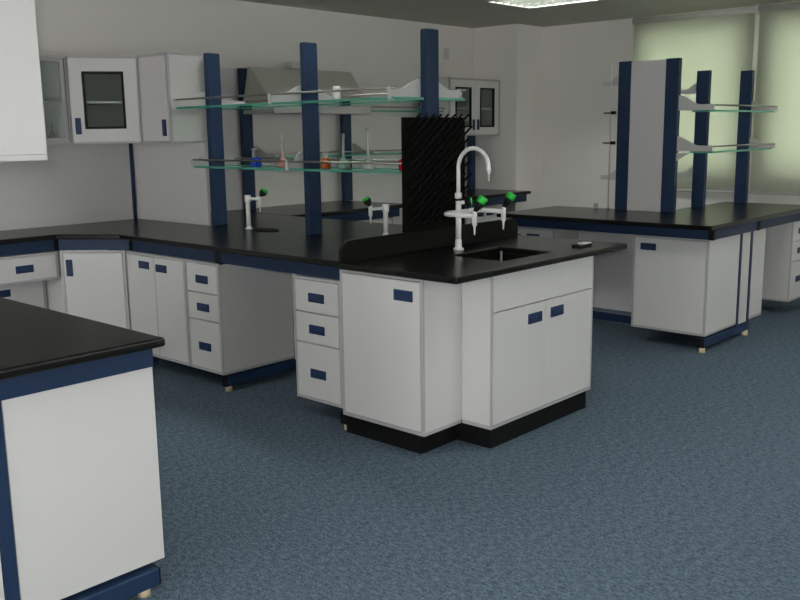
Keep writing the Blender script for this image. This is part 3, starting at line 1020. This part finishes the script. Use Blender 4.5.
# diagonal corner wall cabinet
t = thing('wall_cabinet', 'white corner wall cabinet with a black-framed dark glass door', 'cabinet', (3.2, 5.6, ZW0))
pa, pb = Vector((2.995, 5.622, 0)), Vector((3.365, 5.372, 0))
c = MB()
c.prism([(3.00, 5.643), (3.365, 5.396), (3.59, 5.405), (3.59, 5.895), (3.00, 5.895)], ZW0, ZW0 + .018)
c.prism([(3.00, 5.643), (3.365, 5.396), (3.59, 5.405), (3.59, 5.895), (3.00, 5.895)], ZW1 - .018, ZW1)
c.box(3.572, 3.59, 5.405, 5.895, ZW0 + .018, ZW1 - .018).box(3.00, 3.572, 5.877, 5.895, ZW0 + .018, ZW1 - .018)
c.build('carcass', M['laminate'], t)
MB().prism([(3.03, 5.62), (3.36, 5.42), (3.56, 5.42), (3.56, 5.87), (3.03, 5.87)], 1.655, 1.670).build('shelf', M['laminate'], t)
U = (pb - pa); L = U.length; U.normalize(); N = Vector((U.y, -U.x, 0))
if N.y > 0: N = -N
Mx = Matrix(((U.x, -N.x, 0, pa.x), (U.y, -N.y, 0, pa.y), (0, 0, 1, 0), (0, 0, 0, 1)))
e = MB().box(0, .010, 0, .02, ZW0, ZW1).box(L - .010, L, 0, .02, ZW0, ZW1).box(.01, L - .01, 0, .02, ZW0, ZW0 + .012).box(.01, L - .01, 0, .02, ZW1 - .012, ZW1)
e.bm.transform(Mx)
e.build('edge_trim', M['edge'], t)
glazed_door(t, Mx, .012, L - .012, ZW0 + .014, ZW1 - .014, .082, (.052, ZW0 + .115, .036, .105))

# partition wall cabinet facing -x
t = thing('wall_cabinet', 'white wall cabinet with a plain door right of the corner cabinet', 'cabinet', (3.5, 5.2, ZW0))
MB().box(3.387, 3.645, 5.045, 5.38, ZW0 + .012, ZW1 - .008).build('carcass', M['laminate'], t)
e = MB().box(3.37, 3.387, 5.045, 5.06, ZW0, ZW1 + .005).box(3.37, 3.387, 5.365, 5.38, ZW0, ZW1 + .005)
e.box(3.37, 3.387, 5.06, 5.365, ZW0, ZW0 + .014).box(3.37, 3.387, 5.06, 5.365, ZW1 - .010, ZW1 + .005)
e.box(3.387, 3.645, 5.045, 5.38, ZW0, ZW0 + .011).box(3.387, 3.645, 5.045, 5.38, ZW1 - .007, ZW1 + .005)
e.build('edge_trim', M['edge'], t)
dd = MB().box(3.367, 3.386, 5.063, 5.362, ZW0 + .016, ZW1 - .012, .0012).build('door', M['panel'], t)
MB().box(3.359, 3.368, 5.085, 5.125, ZW0 + .045, ZW0 + .150, .0025).build('handle', M['bluehandle'], dd)

# partition panel and corner strip
o = MB().box(3.602, 3.62, 5.012, 5.895, ZT, ZW0 - .001).build('partition_panel', M['wallpanel'])
tag(o, 'grey partition panel beneath the plain-door wall cabinet at the corner', 'panel')
o = MB().box(3.57, 3.592, 5.868, 5.897, ZT, ZW0 - .001).build('corner_strip', M['blue'])
tag(o, 'thin dark blue upright strip in the back left corner', 'strip')
o = MB().box(1.0, 3.568, 5.878, 5.898, ZT, ZW0 - .002).build('back_panel', M['wallpanel'])
tag(o, 'wide grey back panel above the left worktop below the wall cabinets', 'panel')
o = MB().box(3.62, 4.70, 5.872, 5.898, ZT, 1.95).build('back_panel', M['wallpanel'])
tag(o, 'tall grey back panel on the wall behind the left end of the hood', 'panel')

# ------------------------------------------------------------------ back wall bench
t = thing('lab_bench', 'black-topped lab bench on the back wall beneath the extractor hood', 'lab bench', (5.07, 5.2, 0))
rim_poly([(4.399, 5.11), (5.70, 5.11), (5.70, 5.898), (4.399, 5.898)]).build('worktop', M['top'], t)
MB().box(4.40, 5.67, 5.18, 5.20, ZA, ZB - .001).build('apron', M['blue'], t)
MB().box(5.65, 5.67, 5.20, 5.85, ZA, ZB - .001).build('apron', M['blue'], t)
MB().box(5.60, 5.66, 5.22, 5.85, .032, .092).build('base_beam', M['blue'], t)
MB().box(4.40, 4.46, 5.22, 5.85, .032, .092).build('base_beam', M['blue'], t)
for xx in (4.43, 5.63):
    MB().cyl((xx, 5.26, 0), (xx, 5.26, .032), .02, .019, 14).build('foot', M['foot'], t)
    MB().cyl((xx, 5.80, 0), (xx, 5.80, .032), .02, .019, 14).build('foot', M['foot'], t)
t = thing('lab_bench', 'short black-topped lab bench in the far corner under the glass-door cabinet', 'lab bench', (7.05, 5.2, 0))
rim_poly([(6.52, 5.165), (7.598, 5.165), (7.598, 5.898), (6.52, 5.898)]).build('worktop', M['top'], t)
MB().box(6.56, 7.59, 5.21, 5.23, ZA, ZB - .001).build('apron', M['blue'], t)
MB().box(6.56, 6.58, 5.23, 5.85, ZA, ZB - .001).build('apron', M['blue'], t)
for xa in (6.58, 7.50):
    MB().box(xa, xa + .06, 5.24, 5.85, .032, .092).build('base_beam', M['blue'], t)
    MB().box(xa, xa + .06, 5.70, 5.76, .092, ZB - .001).build('upright', M['blue'], t)
    for yy in (5.28, 5.80):
        MB().cyl((xa + .03, yy, 0), (xa + .03, yy, .032), .02, .019, 14).build('foot', M['foot'], t)
cabinet('base_cabinet', 'white two-door cabinet under the back wall bench beneath the hood', 'cabinet', (5.02, 5.20, .11), 0, 1.18, .5, HC,
        [('door', -.57, -.10, .018, HC - .018, -.18, .56), ('door', -.10, .572, .018, HC - .018, .0, .56)])
cabinet('base_cabinet', 'white cabinet under the far corner bench by the column', 'cabinet', (6.95, 5.25, .11), 0, .6, .5, HC,
        [('door', -.28, 0, .018, HC - .018, -.08, .56), ('door', 0, .28, .018, HC - .018, .08, .56)])

# extractor hood
t = thing('extractor_hood', 'large grey metal extractor hood with sloping front on the back wall', 'hood', (5.08, 5.6, 1.6))
hb = MB()
xl, xr = 4.54, 5.58
B0 = [(xl, 5.42, 1.655), (xr, 5.42, 1.655), (xr, 5.79, 1.655), (xl, 5.79, 1.655)]
B1 = [(4.60, 5.76, 1.96), (5.70, 5.76, 1.96), (5.70, 5.79, 1.96), (4.60, 5.79, 1.96)]
xr2 = 5.585
B0[1] = (xr2, 5.42, 1.655); B0[2] = (xr2, 5.79, 1.655)
va = [hb.bm.verts.new(p) for p in B0]; vb = [hb.bm.verts.new(p) for p in B1]
hb.bm.faces.new(va[::-1]); hb.bm.faces.new(vb)
for k in range(4):
    hb.bm.faces.new((va[k], va[(k + 1) % 4], vb[(k + 1) % 4], vb[k]))
hb.build('canopy', M['hood'], t)
MB().box(xl, xr2, 5.415, 5.79, 1.598, 1.655, .003).build('lip', M['bracketgrey'], t)
MB().box(4.98, 5.10, 5.70, 5.79, 1.96, 2.015, .004).build('duct_box', M['bracketgrey'], t)
MB().box(4.82, 5.65, 5.79, 5.897, 1.62, 1.92).build('back_box', M['hood'], t)

# back wall glazed cabinet
t = thing('wall_cabinet', 'white two-door wall cabinet with glass panes in the far corner', 'cabinet', (7.2, 5.55, 1.40))
x0, x1, z0, z1 = 6.80, 7.597, 1.40, 1.942
c = MB()
c.box(x0, x0 + .018, 5.57, 5.895, z0, z1).box(x1 - .018, x1, 5.57, 5.895, z0, z1)
c.box(x0 + .018, x1 - .018, 5.57, 5.895, z0, z0 + .018).box(x0 + .018, x1 - .018, 5.57, 5.895, z1 - .018, z1).box(x0 + .018, x1 - .018, 5.88, 5.895, z0 + .018, z1 - .018)
c.build('carcass', M['laminate'], t)
e = MB()
e.box(x0, x0 + .012, 5.55, 5.57, z0, z1).box(x1 - .03, x1, 5.55, 5.57, z0, z1).box(x0, x1, 5.55, 5.57, z0, z0 + .012).box(x0, x1, 5.55, 5.57, z1 - .015, z1)
e.build('edge_trim', M['edge'], t)
MB().box(x0 + .018, x1 - .018, 5.59, 5.88, 1.655, 1.672).build('shelf', M['laminate'], t)
xm = 7.195
Mw = Matrix.Translation((0, 5.55, 0))
glazed_door(t, Mw, x0 + .014, xm - .002, z0 + .014, z1 - .017, .066, (xm - .035, z0 + .105, .032, .10))
glazed_door(t, Mw, xm + .002, x1 - .032, z0 + .014, z1 - .017, .066, (xm + .037, z0 + .105, .032, .10))
o = MB().box(7.44, 7.52, 5.80, 5.85, ZT, z0 - .001, .004).build('support_post', M['blue'])
tag(o, 'dark blue post holding up the glass-door cabinet in the far corner', 'post')
t = thing('wall_switch', 'small pale switch plate on the back wall right of the tall blue post', 'switch', (7.17, 5.895, 2.13))
MB().box(7.135, 7.205, 5.886, 5.899, 2.14, 2.25, .004).build('plate', M['bracket'], t)
MB().box(7.155, 7.185, 5.881, 5.887, 2.165, 2.225, .003).build('rocker', M['bracketgrey'], t)

# ------------------------------------------------------------------ RIGHT ISLAND
IX0, IX1, IXE, IYF, IYB, IYM = 5.415, 6.215, 7.31, 2.345, 3.98, 3.06
t = thing('lab_bench', 'right island lab bench with black L-shaped worktop before the windows', 'lab bench', (6.0, 2.7, 0))
rim_poly([(IX0, IYF), (IXE, IYF), (IXE, IYM), (IX1, IYM), (IX1, IYB), (IX0, IYB)]).build('worktop', M['top'], t)
MB().box(5.57, 5.59, 2.43, 3.95, ZA, ZB - .001).build('apron', M['blue'], t)
MB().box(5.566, 5.60, 2.396, 2.43, ZA - .002, ZB - .001).build('end_cap', M['black'], t)
MB().box(5.60, 6.30, 2.40, 2.42, ZA, ZB - .001).build('apron', M['blue'], t)
MB().box(6.345, 7.28, 2.40, 2.42, ZA, ZB - .001).build('apron', M['blue'], t)
MB().box(6.30, 6.345, 2.396, 2.425, ZA - .002, ZB - .001).build('end_cap', M['black'], t)
MB().box(7.26, 7.28, 2.42, 3.02, ZA, ZB - .001).build('apron', M['blue'], t)
for xa in (6.098, 6.281):
    MB().box(xa, xa + .036, 2.432, 2.50, .095, ZA, .002).build('upright', M['blue'], t)
MB().box(5.585, 6.325, 2.430, 2.480, .034, .094, .004).build('base_beam', M['blue'], t)
MB().box(5.578, 5.5855, 2.430, 2.480, .034, .094).build('beam_cap', M['black'], t)
MB().box(5.965, 6.015, 2.51, 3.90, .034, .094, .004).build('base_beam', M['blue'], t)
MB().box(6.02, 7.25, 3.0, 3.045, .034, .094, .004).build('base_beam', M['blue'], t)
for (xx, yy) in ((5.60, 2.450), (6.28, 2.440), (5.99, 3.86), (7.20, 3.022), (6.10, 3.022)):
    MB().cyl((xx, yy, 0), (xx, yy, .034), .022, .019, 18).build('foot', M['foot'], t)
wR = .530
cabinet('base_cabinet', 'white single-door cabinet at the near corner of the right island', 'cabinet', (5.60, 2.436 + wR / 2, .106), RX, wR, .496, ZCAB - .106,
        [('door', -wR / 2 + .014, wR / 2 - .014, .014, ZCAB - .106 - .014, -wR / 2 + .11, .562)])
t = thing('end_panel', 'narrow white strip panel between two blue uprights on the right island', 'panel', (6.17, 2.45, .1))
MB().box(6.137, 6.278, 2.436, 2.456, .10, ZA - .002).build('facing', M['laminate'], t)
t = thing('end_panel', 'white panel end right of the blue uprights on the right island', 'panel', (6.43, 2.45, .1))
MB().box(6.325, 6.58, 2.446, 2.466, .118, ZA - .004).build('facing', M['laminate'], t)
MB().box(6.325, 6.58, 2.446, 2.466, .10, .118).build('edge_trim', M['edge'], t)
wD = .36
hD = ZCAB - .106
cabinet('drawer_unit', 'white drawer unit at the far left of the right island, partly hidden', 'drawer unit', (5.60, 3.60 + wD / 2, .106), RX, wD, .34, hD,
        [('drawer', -wD / 2 + .014, wD / 2 - .014, .495, hD - .014, 0.0, .565), ('drawer', -wD / 2 + .014, wD / 2 - .014, .014, .492, 0, .30)])
o = MB().box(5.94, 5.96, 2.97, 3.595, .13, ZA - .002).build('knee_space_panel', M['panel'])
tag(o, 'grey back panel of the knee space beneath the right island', 'panel')
wP = .36
cabinet('drawer_unit', 'white three-drawer unit at the right edge beneath the island worktop', 'drawer unit', (7.15 + wP / 2, 2.455, .106), 0, wP, .50, hD,
        [('drawer', -wP / 2 + .014, wP / 2 - .014, .470, hD - .014, 0, .545), ('drawer', -wP / 2 + .014, wP / 2 - .014, .312, .467, 0, .39), ('drawer', -wP / 2 + .014, wP / 2 - .014, .014, .309, 0, .165)])

# rack on the right island
t = thing('reagent_rack', 'dark blue-post rack with grey panel and glass shelves on the right island', 'rack', (6.4, 3.0, ZT))
MB().box(6.15, 6.195, 2.955, 3.055, ZT, 1.93, .003).build('post', M['blue'], t)
MB().box(6.15, 6.195, 3.325, 3.425, ZT, 1.93, .003).build('post', M['blue'], t)
MB().box(6.155, 6.185, 3.056, 3.324, ZT, 1.925).build('panel', M['panel'], t)
MB().box(6.67, 6.715, 2.965, 3.062, ZT, 1.866, .003).build('post', M['blue'], t)
MB().box(7.235, 7.28, 2.866, 2.962, ZT, 1.882, .003).build('post', M['blue'], t)
for zb_, x_ in ((1.568, 6.172), (1.285, 6.172)):
    gull(MB(), 'x', 2.955, .26, 0, zb_, .105, .040, 6.172, .010, .0).build('bracket', M['bracketgrey'], t)
    gull(MB(), 'x', 2.866, .20, 0, zb_, .080, .035, 7.257, .010, .0).build('bracket', M['bracketgrey'], t)
    glass_shelf(6.18, 7.252, 2.69, 2.86, zb_ - .011, t)
    rail((6.17, 2.705, zb_ + .034), (7.262, 2.675, zb_ + .034), t)
for zb_ in (1.70, 1.075):
    gull(MB(), 'x', 3.055, 0, .15, zb_, .09, .034, 6.69, .010, .0).build('bracket', M['bracketgrey'], t)
    gull(MB(), 'x', 3.425, 0, .135, zb_ + (.06 if zb_ > 1.5 else -.005), .075, .034, 6.172, .010, .0).build('bracket', M['bracketgrey'], t)
MB().prism([(2.955, 1.215), (2.955, 1.275), (2.862, 1.275)], 6.165, 6.178, 'x').build('gusset', M['bracketgrey'], t)

# clamp stand and beaker
t = thing('clamp_stand', 'thin steel rod stand with two clamps beside the grey rack panel', 'stand', (6.13, 3.475, ZT))
MB().lathe([(.012, ZT), (.012, ZT + .012), (.006, ZT + .015)], 6.14, 3.475, 14).build('base', M['steel'], t)
MB().cyl((6.14, 3.475, ZT + .01), (6.14, 3.475, 1.905), .0048, .0048, 10).build('rod', M['bracketgrey'], t)
for z in (1.565, 1.345):
    MB().box(6.128, 6.152, 3.432, 3.468, z - .012, z + .012, .003).build('clamp_head', M['black'], t)
    MB().tube([(6.14, 3.47, z), (6.14, 3.525, z), (6.14, 3.535, z)], [.006, .006, .004], 10).build('clamp_arm', M['darksteel'], t)
t = thing('beaker', 'small clear glass beaker standing on the right island worktop', 'beaker', (6.17, 3.56, ZT))
MB().lathe([(.016, ZT), (.0175, ZT + .003), (.0175, ZT + .036), (.020, ZT + .040), (.018, ZT + .040), (.016, ZT + .036), (.016, ZT + .004)], 6.16, 3.59, 20).build('cup', M['labglass'], t)

# eraser-like block on the sink worktop
t = thing('board_eraser', 'small black block with a white top on the sink worktop', 'eraser', (4.15, 2.48, ZT))
MB().box(4.045, 4.165, 2.442, 2.495, ZT, ZT + .012, .002).build('pad', M['black'], t)
MB().box(4.095, 4.162, 2.446, 2.490, ZT + .012, ZT + .018, .002).build('grip', M['whiteplastic'], t)

# ------------------------------------------------------------------ roller blinds
def blind(label, y0, y1, zb_=.868):
    t = thing('roller_blind', label, 'blind', (8.0, (y0 + y1) / 2, zb_))
    MB().box(7.999, 8.002, y0, y1, zb_ + .02, ZC - .05).build('cloth', M['blind'], t)
    MB().cyl((8.0, y0, zb_ + .012), (8.0, y1, zb_ + .012), .011, .011, 10).build('hem_bar', M['bracketgrey'], t)
    MB().cyl((8.0, y0 - .01, ZC - .04), (8.0, y1 + .01, ZC - .04), .026, .026, 14).build('roller', M['hood'], t)
    for y in (y0 - .016, y1 + .010):
        MB().box(7.975, 8.058, y, y + .006, ZC - .075, ZC - .001).build('mount', M['whitemetal'], t)
    return t


blind('pale green roller blind left of the gap, behind the grey rack panel', 3.175, 4.31)
blind('pale green roller blind at the right edge of the photo', 1.40, 3.135)
blind('pale green roller blind on the right wall beyond the photo', -1.5, 1.0)
